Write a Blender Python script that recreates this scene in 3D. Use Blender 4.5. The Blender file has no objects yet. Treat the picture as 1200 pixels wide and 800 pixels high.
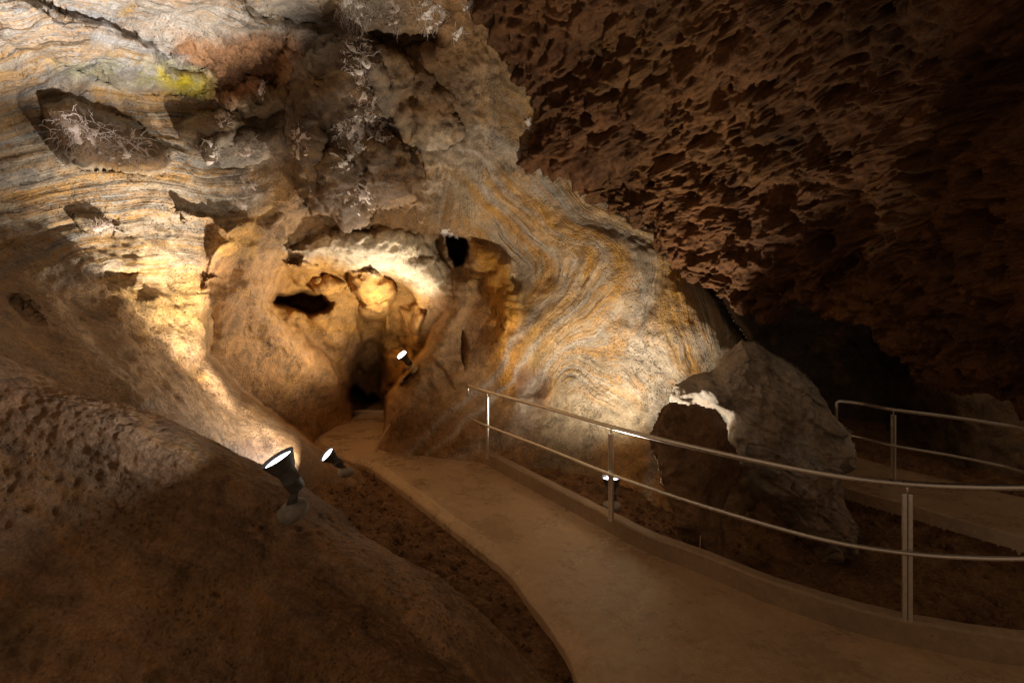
import bpy, bmesh, math, random
import numpy as np
from mathutils import Vector, Matrix

# ------------------------------------------------------------------ camera, world, exposure
SC = bpy.context.scene
COL = SC.collection
F, CX, CY, CAMZ = 620.0, 600.0, 356.0, 2.27        # focal length in photo pixels, principal point, eye height
cam_d = bpy.data.cameras.new('camera')
cam_d.sensor_fit = 'HORIZONTAL'; cam_d.sensor_width = 36.0
cam_d.lens = F / 1200.0 * 36.0
cam_d.shift_y = -(400.0 - CY) / 1200.0
cam_d.clip_start = 0.05; cam_d.clip_end = 200.0
cam = bpy.data.objects.new('camera', cam_d)
cam.location = (0, 0, CAMZ); cam.rotation_euler = (math.radians(90), 0, 0)
COL.objects.link(cam); SC.camera = cam

world = bpy.data.worlds.new('World'); SC.world = world; world.use_nodes = True
wb = world.node_tree.nodes['Background']
wb.inputs['Color'].default_value = (1.0, 0.66, 0.40, 1)     # warm ambient fill light added for the parts the lamps miss
wb.inputs['Strength'].default_value = 0.115

SC.view_settings.view_transform = 'Standard'; SC.view_settings.look = 'None'
SC.view_settings.exposure = 0.98; SC.view_settings.gamma = 1.0
SC.cycles.use_denoising = True
SC.cycles.max_bounces = 6; SC.cycles.diffuse_bounces = 4; SC.cycles.glossy_bounces = 3
SC.cycles.sample_clamp_indirect = 4.0

def P(px, py, d):
    return np.array([(px - CX) / F * d, d, CAMZ - (py - CY) / F * d])

# ------------------------------------------------------------------ noise toolbox (numpy)
_rng = np.random.RandomState(7)
_perm = np.concatenate([_rng.permutation(256)] * 3)
_grad = _rng.normal(size=(256, 3)); _grad /= np.linalg.norm(_grad, axis=1)[:, None]

def perlin(p):
    p = np.asarray(p, float)
    i = np.floor(p).astype(np.int64); f = p - i; i &= 255
    u = f * f * f * (f * (f * 6 - 15) + 10)
    out = 0
    for dx in (0, 1):
        wx = u[:, 0] if dx else 1 - u[:, 0]
        hx = _perm[(i[:, 0] + dx) & 255]
        for dy in (0, 1):
            wy = u[:, 1] if dy else 1 - u[:, 1]
            hy = _perm[hx + ((i[:, 1] + dy) & 255)]
            for dz in (0, 1):
                wz = u[:, 2] if dz else 1 - u[:, 2]
                g = _grad[_perm[hy + ((i[:, 2] + dz) & 255)]]
                out = out + wx * wy * wz * (g[:, 0] * (f[:, 0] - dx) + g[:, 1] * (f[:, 1] - dy) + g[:, 2] * (f[:, 2] - dz))
    return out * 1.6

def fbm(p, scale, oct=4, gain=0.5, ridged=False, off=0.0):
    a, s, t = 1.0, scale, 0
    for k in range(oct):
        n = perlin(p * s + off + 17.3 * k)
        if ridged: n = 1 - 2 * np.abs(n)
        t = t + a * n; a *= gain; s *= 2.03
    return t

def cells(p, scale, off=0.0):
    """distance to nearest and second nearest random point, plus a value per cell"""
    q = p * scale + off
    i = np.floor(q).astype(np.int64); f = q - i
    d1 = np.full(len(q), 9.0); d2 = np.full(len(q), 9.0); v = np.zeros(len(q))
    for dx in (-1, 0, 1):
        for dy in (-1, 0, 1):
            for dz in (-1, 0, 1):
                h = _perm[_perm[_perm[(i[:, 0] + dx) & 255] + ((i[:, 1] + dy) & 255)] + ((i[:, 2] + dz) & 255)]
                r = _grad[h] * 0.45 + 0.5
                dd = np.sqrt((dx + r[:, 0] - f[:, 0]) ** 2 + (dy + r[:, 1] - f[:, 1]) ** 2 + (dz + r[:, 2] - f[:, 2]) ** 2)
                near = dd < d1
                d2 = np.where(near, d1, np.minimum(d2, dd)); v = np.where(near, h / 255.0, v); d1 = np.where(near, dd, d1)
    return d1, d2, v

def sstep(a, b, x):
    t = np.clip((x - a) / (b - a), 0, 1); return t * t * (3 - 2 * t)

def tps(ctrl, x, y, reg=1e-3):
    """smooth surface through scattered (x, y, value) samples"""
    c = np.array(ctrl, float); n = len(c)
    X = c[:, :2] / 400.0; v = c[:, 2]
    def phi(r2): return np.where(r2 > 1e-12, 0.5 * r2 * np.log(np.maximum(r2, 1e-12)), 0)
    D = ((X[:, None] - X[None]) ** 2).sum(-1)
    A = np.zeros((n + 3, n + 3)); A[:n, :n] = phi(D) + reg * np.eye(n)
    A[:n, n] = 1; A[:n, n + 1:] = X; A[n, :n] = 1; A[n + 1:, :n] = X.T
    w = np.linalg.solve(A, np.concatenate([v, [0, 0, 0]]))
    q = np.stack([x, y], -1) / 400.0; out = np.empty(len(q))
    for s in range(0, len(q), 60000):
        qq = q[s:s + 60000]
        r2 = ((qq[:, None] - X[None]) ** 2).sum(-1)
        out[s:s + 60000] = phi(r2) @ w[:n] + w[n] + qq @ w[n + 1:]
    return out

def sd_poly(x, y, poly):
    """signed distance to a closed outline, negative inside"""
    poly = np.array(poly, float); n = len(poly)
    d = np.full(x.shape, 1e18); ins = np.zeros(x.shape, bool)
    for k in range(n):
        ax, ay = poly[k]; bx, by = poly[(k + 1) % n]
        ex, ey = bx - ax, by - ay
        t = np.clip(((x - ax) * ex + (y - ay) * ey) / (ex * ex + ey * ey + 1e-9), 0, 1)
        d = np.minimum(d, (x - ax - t * ex) ** 2 + (y - ay - t * ey) ** 2)
        c = ((ay > y) != (by > y)) & (x < (bx - ax) * (y - ay) / (by - ay + 1e-12) + ax)
        ins ^= c
    d = np.sqrt(d); return np.where(ins, -d, d)

def d_line(x, y, line):
    d = np.full(x.shape, 1e18)
    for (ax, ay), (bx, by) in zip(line[:-1], line[1:]):
        ex, ey = bx - ax, by - ay
        t = np.clip(((x - ax) * ex + (y - ay) * ey) / (ex * ex + ey * ey + 1e-9), 0, 1)
        d = np.minimum(d, (x - ax - t * ex) ** 2 + (y - ay - t * ey) ** 2)
    return np.sqrt(d)

# ------------------------------------------------------------------ mesh toolbox
def raw_mesh(name, V, Q):
    me = bpy.data.meshes.new(name)
    Q = np.asarray(Q, np.int32); n = len(Q); k = Q.shape[1]
    me.vertices.add(len(V)); me.vertices.foreach_set('co', np.asarray(V, np.float32).ravel())
    me.loops.add(n * k); me.loops.foreach_set('vertex_index', Q.ravel())
    me.polygons.add(n); me.polygons.foreach_set('loop_start', np.arange(0, n * k, k, dtype=np.int32))
    me.polygons.foreach_set('use_smooth', np.ones(n, bool))
    me.update(calc_edges=True); me.validate()
    return me

def put(name, me, mat, parent=None, label=None, cat=None, group=None, kind=None):
    o = bpy.data.objects.new(name, me); COL.objects.link(o)
    if mat is not None and me is not None: me.materials.append(mat)
    if parent is not None: o.parent = parent
    if label: o['label'] = label
    if cat: o['category'] = cat
    if group: o['group'] = group
    if kind: o['kind'] = kind
    return o

def fattr(me, name, v):
    a = me.attributes.new(name, 'FLOAT', 'POINT'); a.data.foreach_set('value', np.asarray(v, np.float32))

def cattr(me, name, c):
    a = me.attributes.new(name, 'FLOAT_COLOR', 'POINT')
    c = np.concatenate([np.clip(c, 0, 1), np.ones((len(c), 1))], 1)
    a.data.foreach_set('color', np.asarray(c, np.float32).ravel())

def grid_quads(nu, nv):
    i = np.arange(nu * nv).reshape(nu, nv)
    return np.stack([i[:-1, :-1], i[1:, :-1], i[1:, 1:], i[:-1, 1:]], -1).reshape(-1, 4)

def grid_normals(V, nu, nv):
    G = V.reshape(nu, nv, 3)
    n = np.cross(np.gradient(G, axis=0), np.gradient(G, axis=1)).reshape(-1, 3)
    return n / (np.linalg.norm(n, axis=1)[:, None] + 1e-12)

def crom(Pts, t):
    """Catmull-Rom along axis 0 of an array of control values"""
    n = len(Pts); E = np.concatenate([2 * Pts[:1] - Pts[1:2], Pts, 2 * Pts[-1:] - Pts[-2:-1]])
    x = np.clip(t, 0, 1) * (n - 1); i = np.minimum(x.astype(int), n - 2)
    f = (x - i).reshape((-1,) + (1,) * (Pts.ndim - 1))
    a, b, c, d = E[i], E[i + 1], E[i + 2], E[i + 3]
    return 0.5 * (2 * b + (c - a) * f + (2 * a - 5 * b + 4 * c - d) * f ** 2 + (3 * b - a - 3 * c + d) * f ** 3)

def tube(path, r, seg=10, closed_caps=True):
    """swept round bar along 3D points; r is a number or one radius per point"""
    p = np.array(path, float); n = len(p); r = np.broadcast_to(np.asarray(r, float), (n,))
    T = np.gradient(p, axis=0); T /= np.linalg.norm(T, axis=1)[:, None] + 1e-12
    up = np.array([0, 0, 1.0]) if abs(T[0, 2]) < 0.9 else np.array([1.0, 0, 0])
    V = []; a = np.linspace(0, 2 * np.pi, seg, endpoint=False)
    N = np.cross(T[0], up); N /= np.linalg.norm(N)
    for k in range(n):
        N = N - T[k] * (N @ T[k]); N /= np.linalg.norm(N) + 1e-12
        B = np.cross(T[k], N)
        V.append(p[k] + r[k] * (np.cos(a)[:, None] * N + np.sin(a)[:, None] * B))
    V = np.concatenate(V); Q = []
    for k in range(n - 1):
        for j in range(seg):
            j2 = (j + 1) % seg
            Q.append((k * seg + j, k * seg + j2, (k + 1) * seg + j2, (k + 1) * seg + j))
    if closed_caps:
        c0, c1 = len(V), len(V) + 1
        V = np.concatenate([V, p[:1], p[-1:]])
        for j in range(0, seg):
            j2 = (j + 1) % seg
            Q.append((c0, j2, j, c0)); Q.append((c1, (n - 1) * seg + j, (n - 1) * seg + j2, c1))
    return V, Q

def vq_mesh(name, V, Q, smooth=True):
    me = bpy.data.meshes.new(name)
    me.from_pydata([tuple(v) for v in V], [], [tuple(dict.fromkeys(q)) for q in Q])
    me.polygons.foreach_set('use_smooth', np.full(len(me.polygons), smooth)); me.update()
    return me

def lathe(prof, seg=20, M=None):
    """(radius, height) outline spun about z, then moved by the matrix M"""
    V, Q = [], []; n = len(prof)
    for r, z in prof:
        for j in range(seg):
            a = 2 * math.pi * j / seg; V.append(Vector((r * math.cos(a), r * math.sin(a), z)))
    for k in range(n - 1):
        for j in range(seg):
            j2 = (j + 1) % seg; Q.append((k * seg + j, k * seg + j2, (k + 1) * seg + j2, (k + 1) * seg + j))
    if M is not None: V = [M @ v for v in V]
    return V, Q

# ------------------------------------------------------------------ materials
class NT:
    def __init__(s, name):
        s.m = bpy.data.materials.new(name); s.m.use_nodes = True; s.t = s.m.node_tree; s.t.nodes.clear()
        s.out = s.t.nodes.new('ShaderNodeOutputMaterial'); s.b = s.t.nodes.new('ShaderNodeBsdfPrincipled')
        s.t.links.new(s.b.outputs[0], s.out.inputs[0])
    def n(s, kind, **kw):
        o = s.t.nodes.new('ShaderNode' + kind)
        for k, v in kw.items():
            if hasattr(o, k): setattr(o, k, v)
            else: s.set(o, k, v)
        return o
    def set(s, o, k, v):
        inp = o.inputs[int(k[1:])] if k[0] == 'i' and k[1:].isdigit() else o.inputs[k.replace('_', ' ')]
        if hasattr(v, 'is_linked') or hasattr(v, 'links'): s.t.links.new(v, inp)
        else: inp.default_value = v
    def coord(s): return s.n('TexCoord').outputs['Object']
    def attr(s, name, out='Fac'): return s.n('Attribute', attribute_name=name).outputs[out]
    def noise(s, vec, scale, detail=6, rough=0.6, dist=0.0):
        return s.n('TexNoise', Vector=vec, Scale=scale, Detail=detail, Roughness=rough, Distortion=dist).outputs[0]
    def voro(s, vec, scale, feature='F1', rand=1.0):
        return s.n('TexVoronoi', feature=feature, Vector=vec, Scale=scale, Randomness=rand).outputs[0]
    def ma(s, op, a, b=0.0, c=0.0, clamp=False):
        return s.n('Math', operation=op, use_clamp=clamp, i0=a, i1=b, i2=c).outputs[0]
    def rng(s, v, a, b, c=0.0, d=1.0):
        return s.n('MapRange', i0=v, i1=a, i2=b, i3=c, i4=d).outputs[0]
    def mix(s, f, a, b, mode='MIX'):
        o = s.n('Mix', data_type='RGBA', blend_type=mode)
        s.set(o, 'i0', f); s.set(o, 'i6', a); s.set(o, 'i7', b); return o.outputs[2]
    def ramp(s, v, stops):
        o = s.n('ValToRGB', i0=v); r = o.color_ramp
        while len(r.elements) < len(stops): r.elements.new(0.5)
        for e, (p, c) in zip(r.elements, stops): e.position = p; e.color = tuple(c) + (1,) if len(c) == 3 else c
        return o.outputs[0]
    def scl(s, v, k): return s.n('VectorMath', operation='MULTIPLY', i0=v, i1=k).outputs[0]
    def bump(s, h, dist, strength=1.0, normal=None):
        o = s.n('Bump', Height=h, Distance=dist, Strength=strength)
        if normal is not None: s.set(o, 'Normal', normal)
        return o.outputs[0]
    def fin(s, color=None, rough=None, normal=None, spec=None, metal=None):
        for k, v in (('Base Color', color), ('Roughness', rough), ('Normal', normal), ('Specular IOR Level', spec), ('Metallic', metal)):
            if v is not None: s.set(s.b, k, v)
        return s.m

def rgb(r, g, b): return (r, g, b, 1.0)

def rock_material(name, fine=1.0, wet=0.5, pits=0.0, bump=1.0, spec=0.35):
    """rock: painted mineral colour ('col'), bedding lines along 'bed' with strength 'bedk', grain and pitting"""
    m = NT(name); co = m.coord()
    col = m.attr('col', 'Color'); bed = m.attr('bed'); bedk = m.attr('bedk')
    big = m.noise(co, 1.7 * fine, 6, 0.65); mid = m.noise(co, 9 * fine, 7, 0.65); fin = m.noise(co, 48 * fine, 7, 0.72)
    v = m.n('CombineXYZ', X=m.ma('MULTIPLY', bed, 2.6), Y=m.ma('MULTIPLY', big, 1.2), Z=0.0)
    lay = m.noise(m.n('VectorMath', operation='ADD', i0=v.outputs[0], i1=m.scl(co, (0.35, 0.35, 0.35))).outputs[0], 1.0, 4, 0.7)
    v2 = m.n('CombineXYZ', X=m.ma('MULTIPLY', bed, 23.0), Y=m.ma('MULTIPLY', big, 2.2), Z=3.0)
    lay2 = m.noise(m.n('VectorMath', operation='ADD', i0=v2.outputs[0], i1=m.scl(co, (1.1, 1.1, 1.1))).outputs[0], 1.0, 3, 0.65)
    bands = m.ramp(lay, [(0.25, (0.17, 0.125, 0.085)), (0.36, (0.24, 0.225, 0.21)), (0.43, (0.37, 0.33, 0.285)), (0.485, (0.48, 0.25, 0.06)),
                         (0.52, (0.36, 0.28, 0.20)), (0.58, (0.50, 0.42, 0.32)), (0.64, (0.50, 0.27, 0.07)), (0.70, (0.34, 0.29, 0.24)), (0.78, (0.27, 0.25, 0.23))])
    c = m.mix(m.ma('MULTIPLY', bedk, 0.95), col, m.mix(0.28, bands, col))
    line = m.ma('MULTIPLY', m.rng(lay2, 0.34, 0.64, 0.74, 1.14), 1.0)
    crack = m.rng(lay2, 0.35, 0.39, 0.42, 1.0)
    line = m.ma('MULTIPLY', line, crack)
    c = m.mix(bedk, c, m.mix(1.0, c, m.n('CombineColor', Red=line, Green=line, Blue=line).outputs[0], 'MULTIPLY'))
    val = m.ma('MULTIPLY', m.rng(mid, 0.28, 0.75, m.ma('ADD', 0.58, m.ma('MULTIPLY', bedk, 0.17)), m.ma('SUBTRACT', 1.33, m.ma('MULTIPLY', bedk, 0.15))), m.rng(big, 0.3, 0.7, 0.8, 1.2))
    val = m.ma('MULTIPLY', val, m.rng(fin, 0.32, 0.68, 0.62, 1.30))
    stain = m.noise(co, 3.3 * fine, 9, 0.72, 0.6)
    val = m.ma('MULTIPLY', val, m.rng(stain, 0.36, 0.50, m.ma('ADD', 0.5, m.ma('MULTIPLY', bedk, 0.3)), 1.0))
    if pits > 0:
        vo = m.voro(m.n('VectorMath', operation='ADD', i0=co, i1=m.scl(m.n('TexNoise', Vector=co, Scale=14.0).outputs[1], (0.06, 0.06, 0.06))).outputs[0], 26 * fine)
        pk = m.rng(vo, 0.16, 0.40, 0.22, 1.0)
        pm = m.rng(m.noise(co, 2.3, 3, 0.6), 0.42, 0.56, 0.0, pits)
        pk = m.ma('ADD', m.ma('MULTIPLY', m.ma('SUBTRACT', pk, 1.0), pm), 1.0)
        val = m.ma('MULTIPLY', val, pk)
    c = m.mix(1.0, c, m.n('CombineColor', Red=val, Green=val, Blue=val).outputs[0], 'MULTIPLY')
    h = m.ma('ADD', m.ma('MULTIPLY', mid, 0.6), m.ma('MULTIPLY', fin, 0.34))
    h = m.ma('ADD', h, m.ma('MULTIPLY', m.ma('MULTIPLY', lay2, bedk), 0.55))
    h = m.ma('ADD', h, m.ma('MULTIPLY', m.ma('MULTIPLY', lay, bedk), 0.6))
    if pits > 0: h = m.ma('ADD', h, m.ma('MULTIPLY', pk, 0.35))
    ro = m.rng(mid, 0.35, 0.7, 0.72 - 0.32 * wet, 0.85)
    return m.fin(c, ro, m.bump(h, 0.046 * bump, 1.0), spec)

M_WALL = rock_material('limestone_wall', 1.0, 0.55, 0.5, 1.1)
M_SLOPE = rock_material('mud_coated_rock', 1.5, 0.25, 0.6, 0.7)
M_OVER = rock_material('spongework_rock', 1.4, 0.0, 0.0, 1.0, 0.12)
M_BLOCK = rock_material('grey_bedded_rock', 1.6, 0.3, 0.0, 0.9)

def soil_material():
    m = NT('cave_earth'); co = m.coord()
    a = m.noise(co, 4, 8, 0.7); b = m.noise(co, 28, 8, 0.7); v = m.voro(co, 38)
    c = m.ramp(a, [(0.3, (0.08, 0.042, 0.020)), (0.5, (0.19, 0.100, 0.045)), (0.7, (0.28, 0.165, 0.08))])
    k = m.rng(b, 0.3, 0.7, 0.5, 1.4)
    c = m.mix(1.0, c, m.n('CombineColor', Red=k, Green=k, Blue=k).outputs[0], 'MULTIPLY')
    h = m.ma('ADD', b, m.ma('MULTIPLY', v, 0.5))
    return m.fin(c, 0.9, m.bump(h, 0.03, 1.0), 0.2)
M_SOIL = soil_material()

def concrete_material(name, base, wet):
    m = NT(name); co = m.coord()
    a = m.noise(co, 1.6, 6, 0.65); b = m.noise(co, 16, 8, 0.75); g = m.noise(co, 130, 4, 0.7); v = m.voro(co, 70)
    c = m.ramp(a, [(0.34, tuple(x * 0.76 for x in base)), (0.5, tuple(x * 0.95 for x in base)), (0.68, tuple(x * 1.15 for x in base))])
    k = m.ma('MULTIPLY', m.rng(b, 0.3, 0.7, 0.75, 1.2), m.rng(g, 0.3, 0.7, 0.82, 1.15))
    sp = m.rng(m.voro(co, 4.3), 0.0, 0.045, 0.3, 1.0); k = m.ma('MULTIPLY', k, sp)
    c = m.mix(1.0, c, m.n('CombineColor', Red=k, Green=k, Blue=k).outputs[0], 'MULTIPLY')
    ro = m.rng(m.ma('ADD', a, m.ma('MULTIPLY', b, 0.4)), 0.5, 0.95, 0.58 - 0.38 * wet, 0.80 - 0.36 * wet)
    h = m.ma('ADD', m.ma('MULTIPLY', b, 0.5), m.ma('ADD', m.ma('MULTIPLY', g, 0.35), m.ma('MULTIPLY', v, 0.25)))
    return m.fin(c, ro, m.bump(h, 0.0055, 1.0), 0.7)
M_PATH = concrete_material('damp_concrete', (0.45, 0.31, 0.185), 1.0)
M_KERB = concrete_material('kerb_concrete', (0.31, 0.215, 0.13), 0.2)

def steel_material():
    m = NT('brushed_steel'); co = m.coord()
    a = m.noise(co, 40, 4, 0.6)
    return m.fin(m.ramp(a, [(0.3, (0.62, 0.60, 0.57)), (0.7, (0.76, 0.73, 0.69))]), m.rng(a, 0.3, 0.7, 0.32, 0.50), m.bump(a, 0.001, 0.3), 0.5, 1.0)
M_STEEL = steel_material()

def plastic_material(name, base, ro):
    m = NT(name); co = m.coord(); a = m.noise(co, 30, 6, 0.7)
    return m.fin(m.ramp(a, [(0.35, base), (0.75, tuple(min(1, x * 1.9 + 0.01) for x in base))]), m.rng(a, 0.3, 0.7, ro, ro + 0.25), m.bump(a, 0.002, 0.4), 0.4)
M_BLACK = plastic_material('dusty_black_metal', (0.055, 0.052, 0.050), 0.42)
M_GREY = plastic_material('dusty_grey_cap', (0.16, 0.145, 0.125), 0.6)

def crystal_material(name, base):
    m = NT(name); co = m.coord(); a = m.noise(co, 25, 4, 0.6)
    m.b.inputs['Subsurface Weight'].default_value = 0.0
    return m.fin(m.ramp(a, [(0.3, tuple(x * 0.7 for x in base)), (0.7, base)]), 0.5, None, 0.4)
M_CRYS = crystal_material('white_aragonite', (0.88, 0.81, 0.76))
M_CRYS2 = crystal_material('stained_aragonite', (0.60, 0.48, 0.41))

M_CRYS3 = crystal_material('tan_crust', (0.30, 0.22, 0.15))
def lens_material():
    m = NT('lit_lamp_glass'); m.b.inputs['Base Color'].default_value = (0.9, 0.92, 1, 1)
    g = m.n('TexGradient')
    m.b.inputs['Emission Color'].default_value = (0.88, 0.93, 1.0, 1); m.b.inputs['Emission Strength'].default_value = 3.0
    return m.m
M_LENS = lens_material()
M_STICK = plastic_material('pale_wood', (0.42, 0.30, 0.18), 0.7)

# ------------------------------------------------------------------ the big cave wall
# Depth in metres sampled at points seen in the photograph; four rock bodies that overlap each other.
A_ = [(-300,-260,2.6),(-300,0,2.8),(-300,200,3.0),(-300,350,2.9),(-300,500,2.7),(-300,740,2.5),(0,-260,3.0),(0,-100,3.3),(0,0,3.7),(0,100,4.3),
      (0,200,4.6),(0,300,4.4),(0,360,3.7),(0,450,3.05),(0,600,2.9),(100,-200,3.4),(100,0,4.1),(100,100,5.0),(100,200,5.3),(100,300,5.2),
      (100,370,4.5),(100,450,3.6),(100,600,3.2),(200,-200,3.9),(200,0,4.8),(200,100,5.9),(200,200,6.0),(200,300,6.1),(200,350,6.1),(200,400,5.6),
      (200,460,4.5),(200,520,3.7),(200,650,3.4),(236,416,6.15),(282,460,6.2),(343,504,6.3),(370,524,6.4),(300,530,5.4),(340,560,5.7),
      (420,560,6.7),(420,620,6.4),(300,0,5.7),(300,100,6.8),(300,200,7.0),(300,280,7.0),(250,330,6.6),(420,700,5.5),(400,400,7.4)]
B_ = [(300,-260,4.6),(300,0,5.8),(300,100,6.8),(300,200,7.0),(300,300,7.4),(300,400,8.0),(260,380,7.2),(330,450,8.4),(350,490,9.1),(370,505,9.3),
      (380,540,9.4),(420,-260,4.9),(420,0,6.0),(420,100,6.8),(420,200,7.3),(400,280,8.1),(350,320,8.6),(400,340,8.9),(400,400,9.7),(430,440,10.6),
      (430,500,10.8),(480,420,10.5),(480,500,10.6),(480,350,9.6),(480,280,8.5),(480,200,7.6),(480,100,7.0),(480,0,6.2),(560,0,6.4),
      (560,100,7.2),(560,200,7.9),(560,300,8.6),(560,450,9.6),(200,300,6.8),(200,450,7.4),(430,620,10.0)]
C_ = [(440,530,8.1),(456,500,8.15),(457,461,8.25),(487,424,8.4),(520,364,8.5),(505,330,8.6),(500,480,7.95),(520,530,7.8),(550,480,7.9),
      (560,540,7.6),(550,400,8.35),(580,400,7.95),(600,460,8.05),(600,340,8.2),(545,340,8.6),(560,270,8.5),(500,200,7.7),(500,0,6.3),
      (600,100,7.3),(600,200,7.9),(640,250,8.0),(700,300,7.7),(650,350,7.8),(700,400,7.5),(640,430,7.7),(620,500,7.5),(650,500,7.5),
      (650,560,7.1),(720,480,7.2),(720,540,6.95),(760,450,7.1),(760,560,6.75),(760,620,6.4),(800,380,7.1),(850,380,7.05),(870,400,7.15),
      (800,480,7.1),(850,480,7.2),(900,400,7.6),(900,600,6.6),(800,250,7.6),(700,150,7.8),(900,200,7.6),(640,640,6.4),(560,640,7.0),
      (700,-200,6.0),(560,-200,5.6),(900,740,6.0),(440,700,7.6)]
D_ = [(850,300,12),(900,400,12.5),(1000,420,12),(1060,450,10.5),(1095,460,8.4),(1200,470,7.7),(1200,560,7.5),(1300,500,7),(1000,540,10.5),
      (900,600,9),(1100,540,8.4),(1500,500,6.2),(1200,300,8),(1000,300,11.5),(1500,300,6.4),(1500,720,5.6),(1200,700,7.2),(850,720,8.5),(900,100,11),
      (1500,-260,6.4),(900,-260,9)]
X0, X1, Y0, Y1, ST = -300, 1480, -250, 700, 2.0
gx = np.arange(X0, X1 + 1, ST); gy = np.arange(Y0, Y1 + 1, ST)
NU, NV = len(gx), len(gy)
px, py = [a.ravel() for a in np.meshgrid(gx, gy, indexing='ij')]
pix = np.stack([px, py, np.zeros_like(px)], -1)
jx = px + 5 * fbm(pix, 0.022, 3) + 1.5 * fbm(pix, 0.11, 2); jy = py + 5 * fbm(pix, 0.022, 3, off=91.0) + 1.5 * fbm(pix, 0.11, 2, off=55.0)
sx = px + 2.0 * fbm(pix, 0.04, 3); sy = py + 2.0 * fbm(pix, 0.04, 3, off=31.0)
dA, dB, dC, dD = [np.exp(tps([(a, b, math.log(c)) for a, b, c in L], px, py)) for L in (A_, B_, C_, D_)]
edgeA = [(-400,-400),(330,-400),(330,40),(300,170),(300,240),(262,290),(240,320),(246,350),(244,395),(240,416),(282,460),(343,504),(370,524),(420,552),(520,640),(520,900),(-400,900)]
edgeC = [(440,900),(440,528),(453,497),(453,465),(471,444),(487,426),(500,407),(509,385),(524,364),(519,345),(505,328),(502,290),(496,240),(490,180),(500,60),(520,-400),(1700,-400),(1700,900)]
edgeD = [(800,-400),(800,262),(828,318),(842,345),(860,376),(873,396),(890,430),(900,520),(930,900),(1700,900),(1700,-400)]
sA = sd_poly(sx, sy, edgeA); sC = sd_poly(sx, sy, edgeC); sD = sd_poly(sx, sy, edgeD)
hardA = np.where(py < 330, 26.0, 5.0); hardC = np.where(py < 330, 14.0, 3.5)
def over(d, top, s, soft, roll):
    w = sstep(-soft, soft * 0.2, -s)
    top = top + roll * np.exp(-np.clip(-s, 0, None) / 7.0)       # the rim curves away from the eye
    return d * (1 - w) + top * w
dep = dB.copy()
dep = over(dep, dA, sA, hardA, np.where(py > 340, 0.35, 0.0))
dep = over(dep, dC, sC, hardC, np.where(py > 345, 0.25, 0.0))
dep = np.where(sD < 0, dep * (1 - sstep(0, 14, -sD)) + dD * sstep(0, 14, -sD), dep + 0.5 * np.exp(-np.clip(sD, 0, None) / 16.0))

def dome(poly, amp, width, jitter=True):
    """raise a rounded lump out of the wall"""
    global dep
    t = np.clip(-sd_poly(jx if jitter else px, jy if jitter else py, poly) / width, 0, 1)
    dep = dep - amp * np.sqrt(1 - (1 - t) ** 2)
def hollow(poly, amp, soft):
    global dep
    dep = dep + amp * sstep(0, soft, -sd_poly(jx, jy, poly))
def welt(line, width, amp):
    global dep
    dep = dep - amp * np.exp(-(d_line(jx, jy, line) / width) ** 2)

# upper left: overhanging beds, the reddish recess and the shelf above it
RECESS = [(185,62),(215,40),(300,36),(345,36),(360,60),(345,88),(340,110),(325,120),(270,128),(238,118),(232,92)]
hollow(RECESS, 0.22, 16)
dome([(100,-40),(170,10),(300,40),(345,35),(300,10),(250,-40)], 0.30, 22)
dome([(-60,-30),(40,0),(130,30),(180,52),(200,80),(238,92),(232,108),(150,108),(80,80),(0,45),(-60,20)], 0.30, 26)
dome([(280,-40),(300,0),(380,15),(410,-40)], 0.3, 14)
hollow([(300,6),(350,14),(395,12),(410,40),(380,46),(345,36)], 0.35, 14)
# dark knobs on the wall
KNOBS = [[(50,122),(80,118),(118,128),(152,143),(178,168),(198,178),(203,192),(178,204),(130,202),(78,192),(54,165)],
         [(206,148),(225,136),(260,130),(287,140),(272,165),(257,172),(245,194),(225,174)], [(256,125),(275,106),(300,100),(330,106),(333,126),(315,138),(290,134)],
         [(236,165),(255,155),(285,150),(330,150),(345,175),(300,196),(256,196),(240,185)], [(84,252),(110,250),(140,262),(146,272),(120,274),(95,268)]]
for kn, amp, wd in zip(KNOBS, (0.62, 0.48, 0.42, 0.2, 0.10), (36, 28, 22, 20, 10)): dome(kn, amp, wd)
dome([(205,248),(230,242),(250,255),(240,264),(215,263)], 0.12, 10)
dome([(246,252),(280,246),(302,258),(296,270),(262,278),(246,272)], 0.09, 12)
dome([(242,285),(275,280),(300,285),(290,300),(262,306),(244,302)], 0.06, 10)
hollow([(105,320),(130,305),(165,315),(160,335),(125,345)], 0.12, 12)
hollow([(10,335),(40,350),(60,385),(35,385),(12,365)], 0.10, 14)
welt([(30,330),(60,370),(110,420),(170,465)], 18, 0.10)
# centre: the buttress of dark lumps
dome([(345,95),(375,55),(425,40),(450,80),(452,150),(470,170),(492,195),(490,225),(470,240),(440,235),(430,262),(405,268),(370,250),(352,225),(335,190),(330,140)], 0.55, 46)
dome([(425,165),(455,160),(490,185),(494,215),(475,235),(445,230),(428,205)], 0.28, 26)
dome([(372,190),(398,180),(420,200),(425,240),(400,255),(378,235)], 0.22, 22)
dome([(340,150),(365,140),(380,170),(368,205),(345,200)], 0.20, 18)
dome([(375,60),(410,45),(428,70),(420,110),(385,115)], 0.22, 20)
dome([(430,55),(470,60),(520,110),(545,160),(520,175),(470,165),(440,120)], 0.25, 26)
hollow([(428,30),(520,25),(515,85),(500,60),(470,75),(440,60)], 0.35, 14)
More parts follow.
